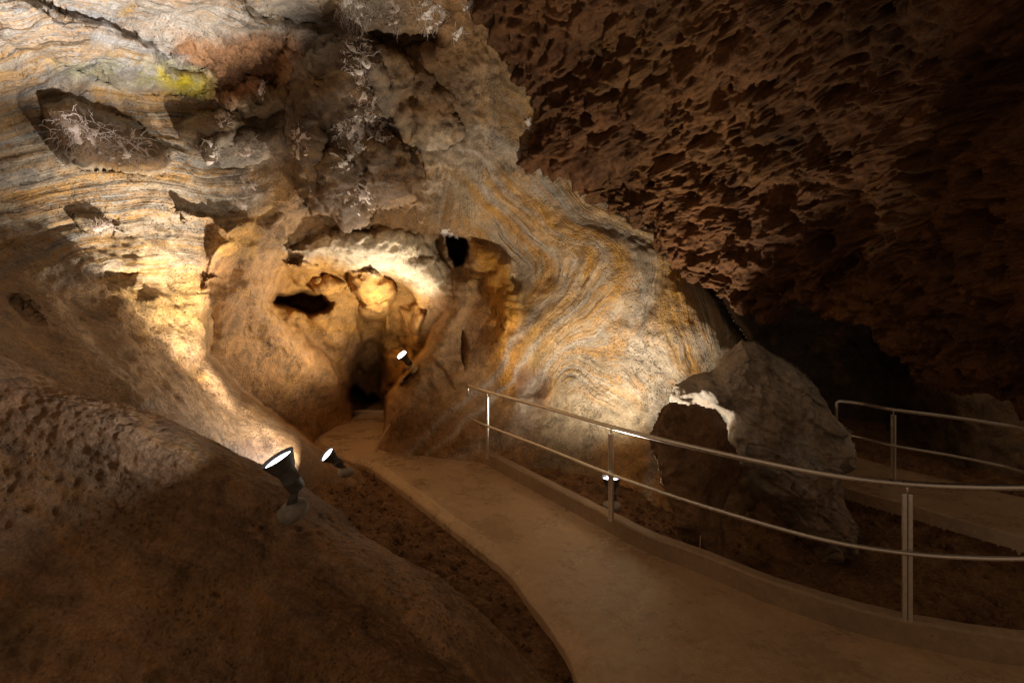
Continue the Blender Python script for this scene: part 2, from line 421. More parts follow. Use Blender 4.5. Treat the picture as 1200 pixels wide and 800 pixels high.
# alcove: lobe, roof and openings
dome([(250,262),(330,250),(345,300),(325,335),(300,390),(255,395),(238,350),(244,300)], 0.26, 44)
dome([(335,290),(400,270),(470,272),(505,290),(515,330),(490,335),(455,320),(440,312),(400,314),(350,308)], 0.45, 22)
ALCOVE = [(312,348),(332,306),(380,313),(420,311),(460,317),(486,340),(497,370),(490,410),(470,450),(455,480),(404,480),(388,440),(350,398),(320,368)]
hollow(ALCOVE, 0.75, 13)
dome([(332,305),(352,300),(376,316),(378,332),(350,335),(335,322)], 0.45, 13)
dome([(366,332),(385,326),(404,334),(398,346),(372,345)], 0.45, 10)
dome([(408,318),(438,312),(458,330),(463,350),(455,365),(432,362),(412,340)], 0.95, 18)
dome([(424,358),(458,355),(462,382),(450,402),(428,400)], 0.35, 14)
dome([(468,362),(486,356),(500,372),(494,392),(478,394)], 0.5, 12)
dome([(448,415),(466,407),(488,408),(492,430),(470,452),(455,450)], 0.8, 12)
dome([(470,392),(497,392),(497,405),(474,408)], 0.3, 8)
HOLE1 = [(312,352),(322,342),(352,337),(378,342),(394,356),(384,368),(362,374),(340,364),(318,360)]
hollow(HOLE1, 2.0, 10)
dome([(328,365),(345,362),(352,372),(338,378)], 0.2, 6)
HOLE2 = [(517,272),(530,273),(549,280),(552,292),(545,310),(532,317),(527,305),(520,290)]
hollow(HOLE2, 2.0, 8)
hollow([(505,268),(520,270),(530,318),(512,312),(498,285)], 0.45, 10)
dome([(552,285),(568,290),(600,305),(610,345),(605,385),(590,390),(575,350),(560,318),(549,310)], 0.30, 18)
TUNNEL = [(408,452),(416,446),(424,452),(430,462),(438,458),(446,462),(450,474),(452,520),(416,520),(406,464)]
hollow(TUNNEL, 1.6, 7)
hollow([(406,440),(414,424),(424,420),(430,432),(440,418),(447,430),(449,455),(410,460)], 0.3, 8)
welt([(300,340),(325,390),(365,430),(398,470),(408,500)], 16, 0.22)
welt([(370,372),(395,410),(404,440)], 16, 0.28)
hollow([(415,364),(460,364),(456,410),(450,480),(405,480),(402,430),(420,400)], 0.7, 14)
welt([(545,330),(516,400),(488,445),(464,492)], 13, 0.20)
welt([(562,330),(580,380),(596,430),(606,470)], 16, 0.16)
hollow([(536,390),(545,385),(552,420),(545,438),(538,425)], 0.15, 6)
hollow([(604,432),(625,428),(645,445),(640,468),(618,470),(606,455)], 0.12, 12)
welt([(560,250),(640,262),(705,296),(712,320),(690,350),(640,385)], 30, 0.10)
dome([(745,395),(800,300),(860,390),(800,450)], 0.12, 50)
hollow([(618,178),(632,165),(640,190),(625,198)], 0.2, 10)

V = np.stack([(px - CX) / F * dep, dep, CAMZ - (py - CY) / F * dep], -1)
N = -grid_normals(V, NU, NV)
flip = np.sign((N * (np.array([0, 0, CAMZ]) - V)).sum(-1)); N = N * flip[:, None]

# bedding coordinate: gently dipping beds on the left, a fold on the right
L_ = [(-300,0,-2.6),(-300,200,-0.6),(-300,400,1.4),(0,0,-2.2),(0,100,-1.2),(0,235,0.2),(0,330,1.2),(0,420,2.2),(100,60,-1.4),(100,205,0.2),(100,290,1.2),(100,420,2.6),
      (200,90,-1.2),(200,212,0.2),(200,270,1.0),(200,340,2.0),(300,30,-2.2),(300,200,0.0),(300,262,0.8),(400,80,-1.0),(400,200,0.3),(400,300,1.5),(250,430,3.2),(350,500,4.0)]
bedL = tps(L_, px, py)
fu = px + 28 * fbm(pix, 0.006, 2, off=3.0); fv = py - 312 + 22 * fbm(pix, 0.008, 2, off=13.0)      # a recumbent fold whose nose points right
lim = np.where(fv < 0, 1.75, 0.95 - 1.35 * sstep(670, 800, fu))
bedR = (fu + lim * (np.sqrt(fv ** 2 + 34.0 ** 2) - 34.0)) / 90.0
wR = sstep(470, 560, px + 0.25 * (py - 250))
bed = bedL * (1 - wR) + bedR * wR
bed = bed + 0.20 * fbm(V, 0.6, 2) + 0.028 * fbm(V, 3.0, 2, off=9.0)
# where the bedding shows
def zone(poly, soft): return sstep(-soft, soft, -sd_poly(jx, jy, poly))
bk = 0.15 + 0 * px
bk = np.maximum(bk, zone([(-400,-400),(-400,330),(20,335),(110,330),(200,345),(245,300),(300,240),(330,150),(200,110),(180,60),(330,40),(330,-400)], 22))
bk = np.maximum(bk, zone([(470,160),(540,180),(640,190),(760,230),(880,390),(830,470),(700,480),(640,440),(610,330),(560,270),(500,260)], 16))
bk = np.maximum(bk, 0.6 * zone([(330,285),(420,262),(510,280),(520,330),(450,318),(340,305)], 10))
bk = np.maximum(bk, 0.5 * zone([(545,60),(620,90),(640,150),(620,195),(560,190),(520,120)], 16))
bk *= 1 - 0.9 * zone(RECESS, 8)
for kn in KNOBS: bk *= 1 - 0.75 * zone(kn, 5)
bk *= 0.62 + 0.38 * np.clip(fbm(V, 1.1, 3, off=70) * 1.5 + 0.5, 0, 1)

# mineral colours, and shade painted in at the big knob and the void
colr = np.zeros((len(px), 3)) + (0.30, 0.185, 0.10)
def paint(poly, soft, c, k=1.0):
    global colr
    w = (k * zone(poly, soft))[:, None]; colr = colr * (1 - w) + np.array(c) * w
paint([(-400,-400),(-400,330),(110,330),(245,300),(330,180),(470,160),(470,-400)], 40, (0.32, 0.275, 0.225))
paint([(-400,320),(110,325),(200,350),(250,400),(420,540),(500,700),(-400,900)], 30, (0.34, 0.22, 0.13))
paint([(470,150),(640,180),(780,230),(900,400),(840,500),(640,560),(600,400),(560,280)], 30, (0.40, 0.325, 0.235))
paint([(560,235),(660,255),(720,300),(705,350),(640,380),(625,330),(690,310),(640,270),(560,255)], 10, (0.50, 0.28, 0.08), 0.8)
paint([(760,280),(820,320),(800,400),(770,420),(760,360)], 16, (0.50, 0.31, 0.11), 0.7)
paint([(600,330),(660,350),(680,420),(640,470),(610,430)], 18, (0.48, 0.29, 0.10), 0.6)
paint([(100,270),(200,300),(245,330),(245,400),(170,380),(110,320)], 22, (0.52, 0.33, 0.13), 0.7)
paint([(240,300),(335,300),(330,340),(420,400),(410,520),(360,520),(240,410)], 22, (0.36, 0.20, 0.09))
paint([(330,300),(460,310),(500,340),(500,460),(440,480),(400,480),(390,400),(320,370)], 14, (0.44, 0.24, 0.085))
paint([(335,290),(400,268),(470,270),(515,290),(525,335),(495,345),(455,318),(400,312)], 10, (0.60, 0.50, 0.36))
paint([(395,395),(455,395),(452,520),(400,520)], 12, (0.30, 0.165, 0.075))
paint([(445,400),(500,390),(500,430),(460,480)], 8, (0.48, 0.27, 0.09))
paint([(440,530),(455,465),(500,410),(530,350),(600,380),(620,520),(600,640),(440,640)], 14, (0.31, 0.185, 0.095))
paint([(552,285),(600,305),(612,390),(606,470),(580,440),(572,360)], 10, (0.46, 0.23, 0.06))
paint([(600,430),(645,440),(640,480),(606,470)], 10, (0.20, 0.10, 0.06), 0.8)
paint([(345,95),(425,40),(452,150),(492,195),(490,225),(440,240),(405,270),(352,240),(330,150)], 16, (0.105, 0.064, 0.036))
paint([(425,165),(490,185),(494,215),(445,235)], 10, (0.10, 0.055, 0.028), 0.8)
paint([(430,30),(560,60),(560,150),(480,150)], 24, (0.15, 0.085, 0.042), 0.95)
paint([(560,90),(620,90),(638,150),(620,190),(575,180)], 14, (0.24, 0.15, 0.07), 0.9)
paint([(450,130),(560,150),(640,190),(700,215),(600,225),(500,190)], 14, (0.22, 0.175, 0.13), 0.8)
paint(RECESS, 8, (0.38, 0.215, 0.125))
paint([(-100,-100),(130,-20),(200,60),(235,90),(120,95),(0,45),(-100,20)], 16, (0.47, 0.46, 0.45))
paint([(110,-10),(165,0),(165,20),(125,18)], 9, (0.55, 0.33, 0.09), sstep(-0.3, 0.5, fbm(V, 4.0, 3, off=7)))
paint([(165,-40),(280,-10),(300,30),(215,38),(185,60),(165,20)], 10, (0.50, 0.47, 0.44))
paint([(60,72),(150,72),(200,75),(238,92),(232,110),(160,104),(90,95)], 14, (0.44, 0.40, 0.10), 0.8 * sstep(-0.6, 0.4, fbm(V, 4.5, 3, off=17)))
paint([(185,85),(238,88),(234,112),(195,108)], 12, (0.54, 0.42, 0.04), 0.9 * sstep(-0.7, 0.2, fbm(V, 5.0, 3, off=27)))
paint([(50,120),(120,128),(200,180),(200,195),(130,202),(58,165)], 5, (0.19, 0.125, 0.08))
paint([(205,148),(260,130),(328,104),(335,130),(320,150),(256,160),(250,190),(225,172)], 6, (0.17, 0.12, 0.075))
paint([(0,-60),(0,120),(50,115),(200,108),(230,118),(200,140),(90,125),(50,140),(0,160)], 8, (0.30, 0.20, 0.11), 0.5)  # brown band above the big knob: its cast shadow put into the colour
paint([(246,252),(302,252),(302,300),(262,306),(244,290)], 6, (0.42, 0.24, 0.09))
paint([(-400,400),(30,425),(200,500),(360,600),(360,900),(-400,900)], 26, (0.27, 0.165, 0.09))
paint([(250,530),(290,512),(330,520),(330,570),(290,570)], 10, (0.16, 0.10, 0.075), 0.8)
paint([(700,520),(780,505),(790,600),(720,600)], 12, (0.46, 0.27, 0.12), 0.8)
paint([(880,-400),(880,900),(1700,900),(1700,-400)], 30, (0.16, 0.115, 0.075))
paint([(800,-400),(840,345),(880,420),(1000,520),(1070,500),(1075,-400)], 12, (0.05, 0.042, 0.04))  # near-black void: its lack of light is painted into the rock colour
w = (0.5 + 0.5 * np.clip(fbm(V, 0.8, 4, off=5), -1, 1))[:, None]
colr = colr * (0.85 + 0.3 * w)
ochre = np.clip(fbm(V, 1.6, 4, off=44) - 0.25, 0, 1)[:, None] * 0.9
colr = colr * (1 - ochre * 0.6) + np.array((0.46, 0.25, 0.07)) * ochre * 0.6

for s0, wd, kk in ((7.95, 0.13, 1.0), (7.62, 0.08, 0.8), (7.2, 0.10, 0.75), (8.75, 0.18, 0.85), (6.6, 0.10, 0.6)):
    w = (kk * np.exp(-((bedR + 0.12 * fbm(V, 1.3, 3, off=21) - s0) / wd) ** 2) * wR * zone([(500,200),(660,215),(760,270),(850,350),(830,440),(720,440),(620,400),(610,330),(540,260)], 14))[:, None]
    colr = colr * (1 - w) + np.array((0.54, 0.27, 0.045)) * w
for s0, wd, kk in ((7.78, 0.05, 0.8), (7.4, 0.08, 0.7), (8.3, 0.16, 0.7)):
    w = (kk * np.exp(-((bedR + 0.12 * fbm(V, 1.3, 3, off=21) - s0) / wd) ** 2) * wR)[:, None]
    colr = colr * (1 - w) + np.array((0.46, 0.41, 0.36)) * w
for s0, wd, kk in ((-0.9, 0.08, 0.7), (0.15, 0.10, 0.8), (0.75, 0.07, 0.6), (1.25, 0.1, 0.7), (-1.5, 0.08, 0.5)):
    w = (kk * np.exp(-((bedL + 0.15 * fbm(V, 1.0, 3, off=21) - s0) / wd) ** 2) * (1 - wR) * bk)[:, None]
    colr = colr * (1 - w) + np.array((0.48, 0.27, 0.08)) * w
for s0, wd, kk in ((-0.5, 0.16, 0.7), (0.4, 0.10, 0.6), (-0.2, 0.12, 0.6)):
    w = (kk * np.exp(-((bedL + 0.15 * fbm(V, 1.0, 3, off=21) - s0) / wd) ** 2) * (1 - wR) * bk)[:, None]
    colr = colr * (1 - w) + np.array((0.27, 0.26, 0.26)) * w

# relief
smooth = zone([(-400,330),(20,345),(120,360),(200,400),(250,410),(330,440),(420,470),(440,520),(480,440),(560,350),(600,420),(600,900),(-400,900)], 30)
rough = 1 - 0.75 * smooth
ledge = perlin(np.stack([bed * 2.6, 0.4 * V[:, 0], 0.4 * V[:, 1]], -1)) + 0.5 * perlin(np.stack([bed * 13.0, 0.8 * V[:, 0], 0.8 * V[:, 2]], -1))
disp = 0.075 * fbm(V, 0.9, 3) * (0.5 + 0.5 * rough) + rough * 0.035 * fbm(V, 3.2, 4, 0.55, off=3) + 0.008 * fbm(V, 9, 3, off=8)
disp += bk * 0.036 * ledge * (0.4 + 0.6 * rough)
d1, d2, cv = cells(V + 0.12 * np.stack([perlin(V * 2.1), perlin(V * 2.1 + 31), perlin(V * 2.1 + 77)], -1), 3.6)
alc = zone([(300,300),(460,300),(500,400),(460,520),(320,500)], 20)
foldz = zone([(500,200),(660,215),(860,380),(830,480),(700,560),(620,480),(600,330)], 20)
disp *= 1 - 0.45 * foldz
disp += rough * (1 - bk) * (1 - 0.7 * alc) * (1 - 0.7 * foldz) * 0.07 * (0.45 - d1)
rz = zone(RECESS, 8)
disp += rz * 0.06 * fbm(V, 5, 4, 0.6, True, off=2)
buttress = zone([(330,60),(430,30),(600,40),(560,180),(500,260),(520,340),(400,300),(340,240)], 30)
disp += buttress * 0.05 * fbm(V, 4.2, 4, 0.55, True, off=12)
ray = V - np.array([0, 0, CAMZ]); ray /= np.linalg.norm(ray, axis=1)[:, None]
disp *= 0.1 + 0.9 * sstep(0.04, 0.28, np.abs((N * ray).sum(1)))       # keep the rims of overlapping masses clean
V = V + N * disp[:, None]
gm = colr.mean(1, keepdims=True); colr = gm + 1.22 * (colr - gm)
Q = grid_quads(NU, NV)
keep = ~((px[Q[:, 0]] > 980) & (py[Q[:, 0]] < 150))
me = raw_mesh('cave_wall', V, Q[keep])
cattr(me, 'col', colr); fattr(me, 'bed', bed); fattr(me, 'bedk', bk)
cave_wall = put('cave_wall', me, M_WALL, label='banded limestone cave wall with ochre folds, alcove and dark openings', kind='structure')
WG, WN = V.reshape(NU, NV, 3), N.reshape(NU, NV, 3)
def wall_at(x, y):
    i = int(round((x - X0) / ST)); j = int(round((y - Y0) / ST)); return WG[i, j], WN[i, j]

# ------------------------------------------------------------------ lofted rock masses
def loft(name, rows, nu, nv, mat, disp_fn, col_fn, flip=False, **kw):
    C = np.array(rows, float)                                    # stations x section points x 3
    G = crom(C, np.linspace(0, 1, nu)); G = np.transpose(crom(np.transpose(G, (1, 0, 2)), np.linspace(0, 1, nv)), (1, 0, 2))
    V = G.reshape(-1, 3); N = grid_normals(V, nu, nv)
    N = N * np.sign(np.median((N * (np.array([0, 0, CAMZ]) - V)).sum(1)))       # out of the rock
    V2 = disp_fn(V, N); col, bed, bk = col_fn(V)
    me = raw_mesh(name, V2, grid_quads(nu, nv))
    cattr(me, 'col', col); fattr(me, 'bed', bed); fattr(me, 'bedk', bk)
    o = put(name, me, mat, **kw)
    return o, V2.reshape(nu, nv, 3), N.reshape(nu, nv, 3)

# foreground slope: ridge line, and for each station points below it towards the eye and behind it
ridge = [(-330,300,2.2),(-180,352,2.35),(0,432,2.5),(100,470,2.55),(200,514,2.6),(255,540,2.62),(318,582,2.6),(345,612,2.55),(391,642,2.5),(439,670,2.45),(484,703,2.4),(532,745,2.35),(583,799,2.3),(690,910,2.2)]
front = [((-420,600,1.92),(-560,1100,1.35)),((-230,620,2.02),(-380,1100,1.40)),((-40,640,2.17),(-180,1100,1.45)),((70,660,2.27),(-60,1100,1.50)),((170,680,2.32),(40,1100,1.55)),
         ((220,690,2.37),(110,1100,1.60)),((280,715,2.42),(180,1100,1.65)),((310,730,2.42),(220,1100,1.70)),((350,750,2.47),(270,1100,1.75)),((390,770,2.47),(310,1100,1.80)),
         ((430,790,2.47),(350,1100,1.85)),((470,825,2.47),(400,1100,1.90)),((520,870,2.47),(450,1120,1.95)),((610,980,2.42),(540,1200,1.95))]
rows = []
for k, (r, (a, b)) in enumerate(zip(ridge, front)):
    R = P(*r); u = k / (len(ridge) - 1)
    rows.append([P(*b), P(*a), P(r[0] - 10, r[1] + 30, r[2] - 0.10), R, R + (0.08, 0.28, -0.10), R + (0.22, 0.62, -0.42), R + (0.40, 0.95, -1.15), R + (0.5, 1.1, -1.9)])
def slope_disp(V, N):
    d = 0.028 * fbm(V, 1.3, 2) + 0.008 * fbm(V, 6, 4, off=4) + 0.004 * fbm(V, 30, 2, off=14)
    d += 0.010 * perlin(np.stack([(V @ np.array([0.42, 0.30, 0.86])) * 22, V[:, 0] * 2.5, V[:, 1] * 2.5], -1)) * sstep(-0.4, 0.4, fbm(V, 1.2, 2, off=33))
    crum = sstep(0.15, 0.45, fbm(V, 1.4, 3, off=58))
    d -= crum * (0.006 + 0.016 * np.abs(fbm(V, 11, 3, 0.6, off=61)))
    pitm = sstep(-0.1, 0.5, fbm(V, 2.0, 2, off=77))
    d1, d2, v = cells(V * (1, 1, 1.4) + 0.03 * perlin(V * 9)[:, None], 14.0)
    d -= pitm * 0.022 * sstep(0.42, 0.12, d1) * (v > 0.35)
    d += 0.005 * fbm(V, 14, 3, 0.6, True, off=40) * sstep(-0.3, 0.4, fbm(V, 1.7, 2, off=90))
    return V + N * d[:, None]
def slope_col(V):
    c = np.array((0.38, 0.205, 0.092)) * (0.9 + 0.35 * fbm(V, 1.3, 4, off=6))[:, None]
    k = np.clip(fbm(V, 1.1, 3, off=23), 0, 1)[:, None]; c = c * (1 - 0.5 * k) + np.array((0.22, 0.13, 0.05)) * 0.5 * k
    return c, 1.6 * (V @ np.array([0.42, 0.30, 0.86])) + 0.12 * fbm(V, 1.5, 3, off=4), 0 * V[:, 0] + 0.25
slope, SG, SN = loft('rock_slope', rows, 620, 330, M_SLOPE, slope_disp, slope_col, False,
                     label='smooth mud coated rock slope in the foreground, pitted along its crest', kind='structure')

# overhanging ceiling on the right
over_pts = [((520,-200,5.4),(640,-220,4.8),(800,-260,3.9),(1100,-420,2.5)), ((552,-30,6.2),(660,-50,5.4),(800,-110,4.2),(1150,-280,2.5)),
            ((592,50,6.6),(690,20,5.7),(840,-40,4.3),(1200,-220,2.4)), ((622,92,7.0),(720,60,5.9),(860,0,4.4),(1250,-170,2.4)), ((641,145,7.3),(745,105,6.0),(890,35,4.4),(1300,-120,2.3)),
            ((622,192,7.75),(765,150,6.2),(920,75,4.5),(1350,-70,2.3)), ((698,214,7.55),(815,185,6.0),(970,115,4.4),(1400,0,2.3)), ((722,244,7.25),(845,212,5.85),(995,142,4.35),(1420,30,2.25)),
            ((757,266,6.95),(872,237,5.7),(1020,170,4.3),(1450,60,2.2)), ((800,305,6.6),(890,262,5.55),(1040,198,4.2),(1470,90,2.2)), ((836,338,6.2),(912,290,5.4),(1060,225,4.1),(1480,120,2.2)),
            ((880,362,5.8),(945,315,5.15),(1080,250,4.0),(1490,150,2.2)), ((910,360,5.6),(970,320,5.0),(1095,265,3.95),(1500,180,2.2)), ((928,346,5.5),(985,318,4.95),(1105,272,3.9),(1500,200,2.2)),
            ((972,362,5.2),(1022,332,4.7),(1125,290,3.8),(1500,230,2.2)), ((1028,402,4.8),(1066,365,4.45),(1150,320,3.7),(1500,260,2.2)), ((1098,454,4.35),(1130,412,4.1),(1190,362,3.5),(1500,290,2.25)),
            ((1150,468,4.1),(1176,428,3.9),(1226,380,3.35),(1520,310,2.25)), ((1205,471,3.9),(1224,434,3.7),(1262,392,3.2),(1550,330,2.25)), ((1420,500,3.2),(1430,460,3.05),(1450,420,2.8),(1650,380,2.2))]
rows = []
for k, st in enumerate(over_pts):
    Lp = P(*st[0]); Ls = [P(*s) for s in st]
    away = np.array([Lp[0], Lp[1], 0]); away /= np.linalg.norm(away)
    rows.append([Lp + away * 1.6 + (0, 0, 1.6), Lp + away * 0.8 + (0, 0, 0.75), Lp + away * 0.22 + (0, 0, 0.16), Lp] + Ls[1:] + [np.array([Ls[-1][0] * 0.9 - 0.6, 0.6, Ls[-1][2] + 0.7]), np.array([Ls[-1][0] * 0.8 - 1.0, -1.8, Ls[-1][2] + 1.5]), np.array([Ls[-1][0] * 0.8 - 1.0, -5.0, Ls[-1][2] + 2.4])])  # last rows: unseen roof over and behind the eye, added to block ambient light
def over_disp(V, N):
    wv = V + 0.14 * np.stack([fbm(V, 2.2, 2), fbm(V, 2.2, 2, off=31), fbm(V, 2.2, 2, off=77)], -1)
    d = 0.16 * fbm(V, 0.8, 3, off=2)
    sm = 0.25 + 0.75 * sstep(-0.45, 0.35, fbm(V, 0.9, 2, off=66)); sm2 = 0.2 + 0.8 * sstep(-0.4, 0.3, fbm(V, 1.3, 2, off=86))
    # spongework: elongated sockets of several sizes
    S = wv * (1.0, 0.8, 1.25)
    a1, a2, av = cells(S, 2.2); d += 0.34 * (0.5 - a1) - 0.36 * sm * sstep(0.46, 0.12, a1) * (av > 0.5)
    b1, b2, bv = cells(S + 5, 5.0); d += 0.21 * (0.5 - b1) - 0.28 * sm2 * sstep(0.48, 0.10, b1) * (bv > 0.5)
    c1, c2, cv = cells(S + 9, 12.0); d += 0.065 * (0.5 - c1) - 0.06 * sstep(0.42, 0.15, c1) * (cv > 0.6)
    d += 0.085 * fbm(wv * (1.0, 0.7, 1.2), 3.2, 5, 0.6, True, off=3) + 0.03 * fbm(V, 14, 4, 0.65, off=9)
    return V + N * (d[:, None] * 0.85 - 0.04)
def over_col(V):
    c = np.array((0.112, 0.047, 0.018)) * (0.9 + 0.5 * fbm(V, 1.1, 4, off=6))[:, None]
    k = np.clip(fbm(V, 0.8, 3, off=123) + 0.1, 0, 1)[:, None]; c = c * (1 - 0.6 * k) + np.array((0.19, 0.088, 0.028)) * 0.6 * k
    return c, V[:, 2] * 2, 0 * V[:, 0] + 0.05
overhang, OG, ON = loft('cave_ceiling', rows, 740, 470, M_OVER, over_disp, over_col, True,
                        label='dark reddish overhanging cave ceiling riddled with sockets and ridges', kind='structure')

# ------------------------------------------------------------------ ground, walkway, kerb
GZ = CAMZ
def gp(x, y, z=0.0):
    d = (CAMZ - z) * F / (y - CY); return ((x - CX) / F * d, d)
PL = [(-3.2,14.5),(-3.2,12.0),gp(417,485),gp(372,512),gp(402,531),gp(442,546),gp(483,575),gp(546,621),gp(600,662),gp(629,696),gp(667,746),gp(692,798),(0.60,2.5),(1.05,1.85),(2.2,1.5),(5.5,1.5)]
PR = [(-2.5,14.5),(-2.5,12.0),gp(455,485),gp(455,525),gp(520,535),gp(560,540),gp(629,577),gp(692,612),gp(754,646),gp(817,671),gp(900,706),gp(985,735),gp(1063,756),gp(1200,780),(3.9,3.25),(5.5,3.3)]
def resample(pts, n):
    p = np.array(pts, float); q = crom(p, np.linspace(0, 1, 2000))
    s = np.concatenate([[0], np.cumsum(np.linalg.norm(np.diff(q, axis=0), axis=1))])
    t = np.linspace(0, s[-1], n); return np.stack([np.interp(t, s, q[:, k]) for k in range(q.shape[1])], -1)
n = 420; Lc, Rc = crom(np.array(PL), np.linspace(0, 1, n)), crom(np.array(PR), np.linspace(0, 1, n))
m_ = 44; prof = [(-0.06, -0.30), (-0.055, -0.07), (-0.045, -0.055), (0.0, -0.034), (0.045, -0.014), (0.06, -0.004)] + [(u, 0.0) for u in np.linspace(0, 1, m_)]
Vp = []
T = np.gradient(Lc, axis=0); T /= np.linalg.norm(T, axis=1)[:, None]
for k in range(n):
    wv = Rc[k] - Lc[k]; wl = np.linalg.norm(wv); wn = wv / wl
    for u, z in prof:
        q = Lc[k] + wn * u if z < 0 else Lc[k] + wn * 0.075 + (wv - wn * 0.075) * u * (1 + 0.05 / wl)
        Vp.append((q[0], q[1], z))
Vp = np.array(Vp); e = 0.010 * fbm(Vp, 1.2, 3) + 0.004 * fbm(Vp, 7, 3)
Vp[:, 2] += e; Vp[:, 0] += 0.012 * fbm(Vp, 3.0, 3, off=7) * (np.tile([p[1] for p in prof], n) < -0.001)
me = raw_mesh('walkway', Vp, grid_quads(n, len(prof)))
put('path', me, M_PATH, label='damp sandy concrete walkway curving into the cave', kind='structure')

kerb_line = [gp(556,538), gp(575,547)] + PR[6:]
Kc = resample(kerb_line, 260); T = np.gradient(Kc, axis=0); T /= np.linalg.norm(T, axis=1)[:, None]
Nr = np.stack([-T[:, 1], T[:, 0]], -1)
if (Nr[100] @ np.array([1, 1])) < 0: Nr = -Nr
KH = 0.17
kp = [(0.0, -0.05), (0.004, KH - 0.018), (0.018, KH - 0.002), (0.06, KH), (0.105, KH - 0.002), (0.12, KH - 0.016), (0.125, -0.5)]
Vk = np.array([(Kc[k, 0] + Nr[k, 0] * a, Kc[k, 1] + Nr[k, 1] * a, b) for k in range(len(Kc)) for a, b in kp])
Vk += 0.004 * np.stack([fbm(Vk, 6, 3), fbm(Vk, 6, 3, off=3), 1.2 * fbm(Vk, 5, 3, off=9)], -1)
Qk = list(grid_quads(len(Kc), len(kp)).tolist()); Qk.append([0, 1, 2, 3]); Qk.append([0, 3, 4, 5]); Qk.append([0, 5, 6, 0])
me = vq_mesh('kerb', Vk, Qk, False)
put('kerb', me, M_KERB, label='low concrete kerb along the outer edge of the walkway', kind='structure')

# far walkway beyond the pit
far_edge = [(3.4,8.4),(3.75,7.3),(4.05,6.6),(4.38,6.05),(4.95,5.1),(5.4,4.3),(5.9,3.6)]
Fe = resample(far_edge, 120); T = np.gradient(Fe, axis=0); T /= np.linalg.norm(T, axis=1)[:, None]
Nf = np.stack([-T[:, 1], T[:, 0]], -1)
if Nf[50, 0] < 0: Nf = -Nf
fp = [(-0.02, -0.6), (-0.02, -0.012), (0.0, 0.0)] + [(u, 0.0) for u in np.linspace(0.02, 1.4, 24)] + [(1.42, -0.4)]
Vf = np.array([(Fe[k, 0] + Nf[k, 0] * a, Fe[k, 1] + Nf[k, 1] * a, b + 0.02) for k in range(len(Fe)) for a, b in fp])
Vf[:, 2] += 0.01 * fbm(Vf, 1.5, 3)
put('path', raw_mesh('far_walkway', Vf, grid_quads(len(Fe), len(fp))), M_PATH, label='dim far stretch of concrete walkway beyond the pit', kind='structure')

xs = np.arange(-6.5, 10.0, 0.028); ys = np.arange(0.6, 14.5, 0.032)
gX, gY = [a.ravel() for a in np.meshgrid(xs, ys, indexing='ij')]
poly = np.concatenate([Lc, Rc[::-1]])[::3]
sdp = sd_poly(gX, gY, poly)
lline = [tuple(a) for a in Lc[::6]]; rline = [tuple(a) for a in Rc[::6]]
dl, dr = d_line(gX, gY, lline), d_line(gX, gY, rline)
G3 = np.stack([gX, gY, 0 * gX], -1)
left = dl < dr
zl = -0.13 + 0.16 * np.clip(dl, 0, 2.5) + 0.10 * sstep(0.25, 0.9, dl)
zr = 0.02 - 0.42 * sstep(1.1, 2.4, gX) * sstep(0.05, 0.9, dr) + 0.22 * sstep(0.9, 2.2, dr) * sstep(2.4, 4.5, gX)
farz = 0.0
gZ = np.where(sdp < 0.02, -0.14, np.where(left, zl, zr))
lump = fbm(G3, 2.2, 3) * 0.05 + fbm(G3, 7, 4, 0.6) * 0.022 + 0.012 * fbm(G3, 25, 2)
c1, c2, cv = cells(G3, 9.0); lump += 0.04 * sstep(0.45, 0.1, c1) * (cv > 0.55)
gZ = gZ + lump * (0.25 + 0.75 * sstep(0.05, 0.35, sdp)) * sstep(-0.02, 0.06, sdp)
farp = np.concatenate([Fe, Fe + Nf * 1.4][::1]) if False else np.concatenate([Fe, (Fe + Nf * 1.4)[::-1]])
sdf = sd_poly(gX, gY, farp[::4])
gZ = np.where(sdf < 0.04, -0.12, gZ)
me = raw_mesh('ground', np.stack([gX, gY, gZ], -1), grid_quads(len(xs), len(ys)))
ground = put('ground', me, M_SOIL, label='loose brown cave earth beside the walkway', kind='structure')
def ground_z(x, y):
    i = int(np.clip(round((x - xs[0]) / 0.028), 0, len(xs) - 1)); j = int(np.clip(round((y - ys[0]) / 0.032), 0, len(ys) - 1))
    return gZ.reshape(len(xs), len(ys))[i, j]

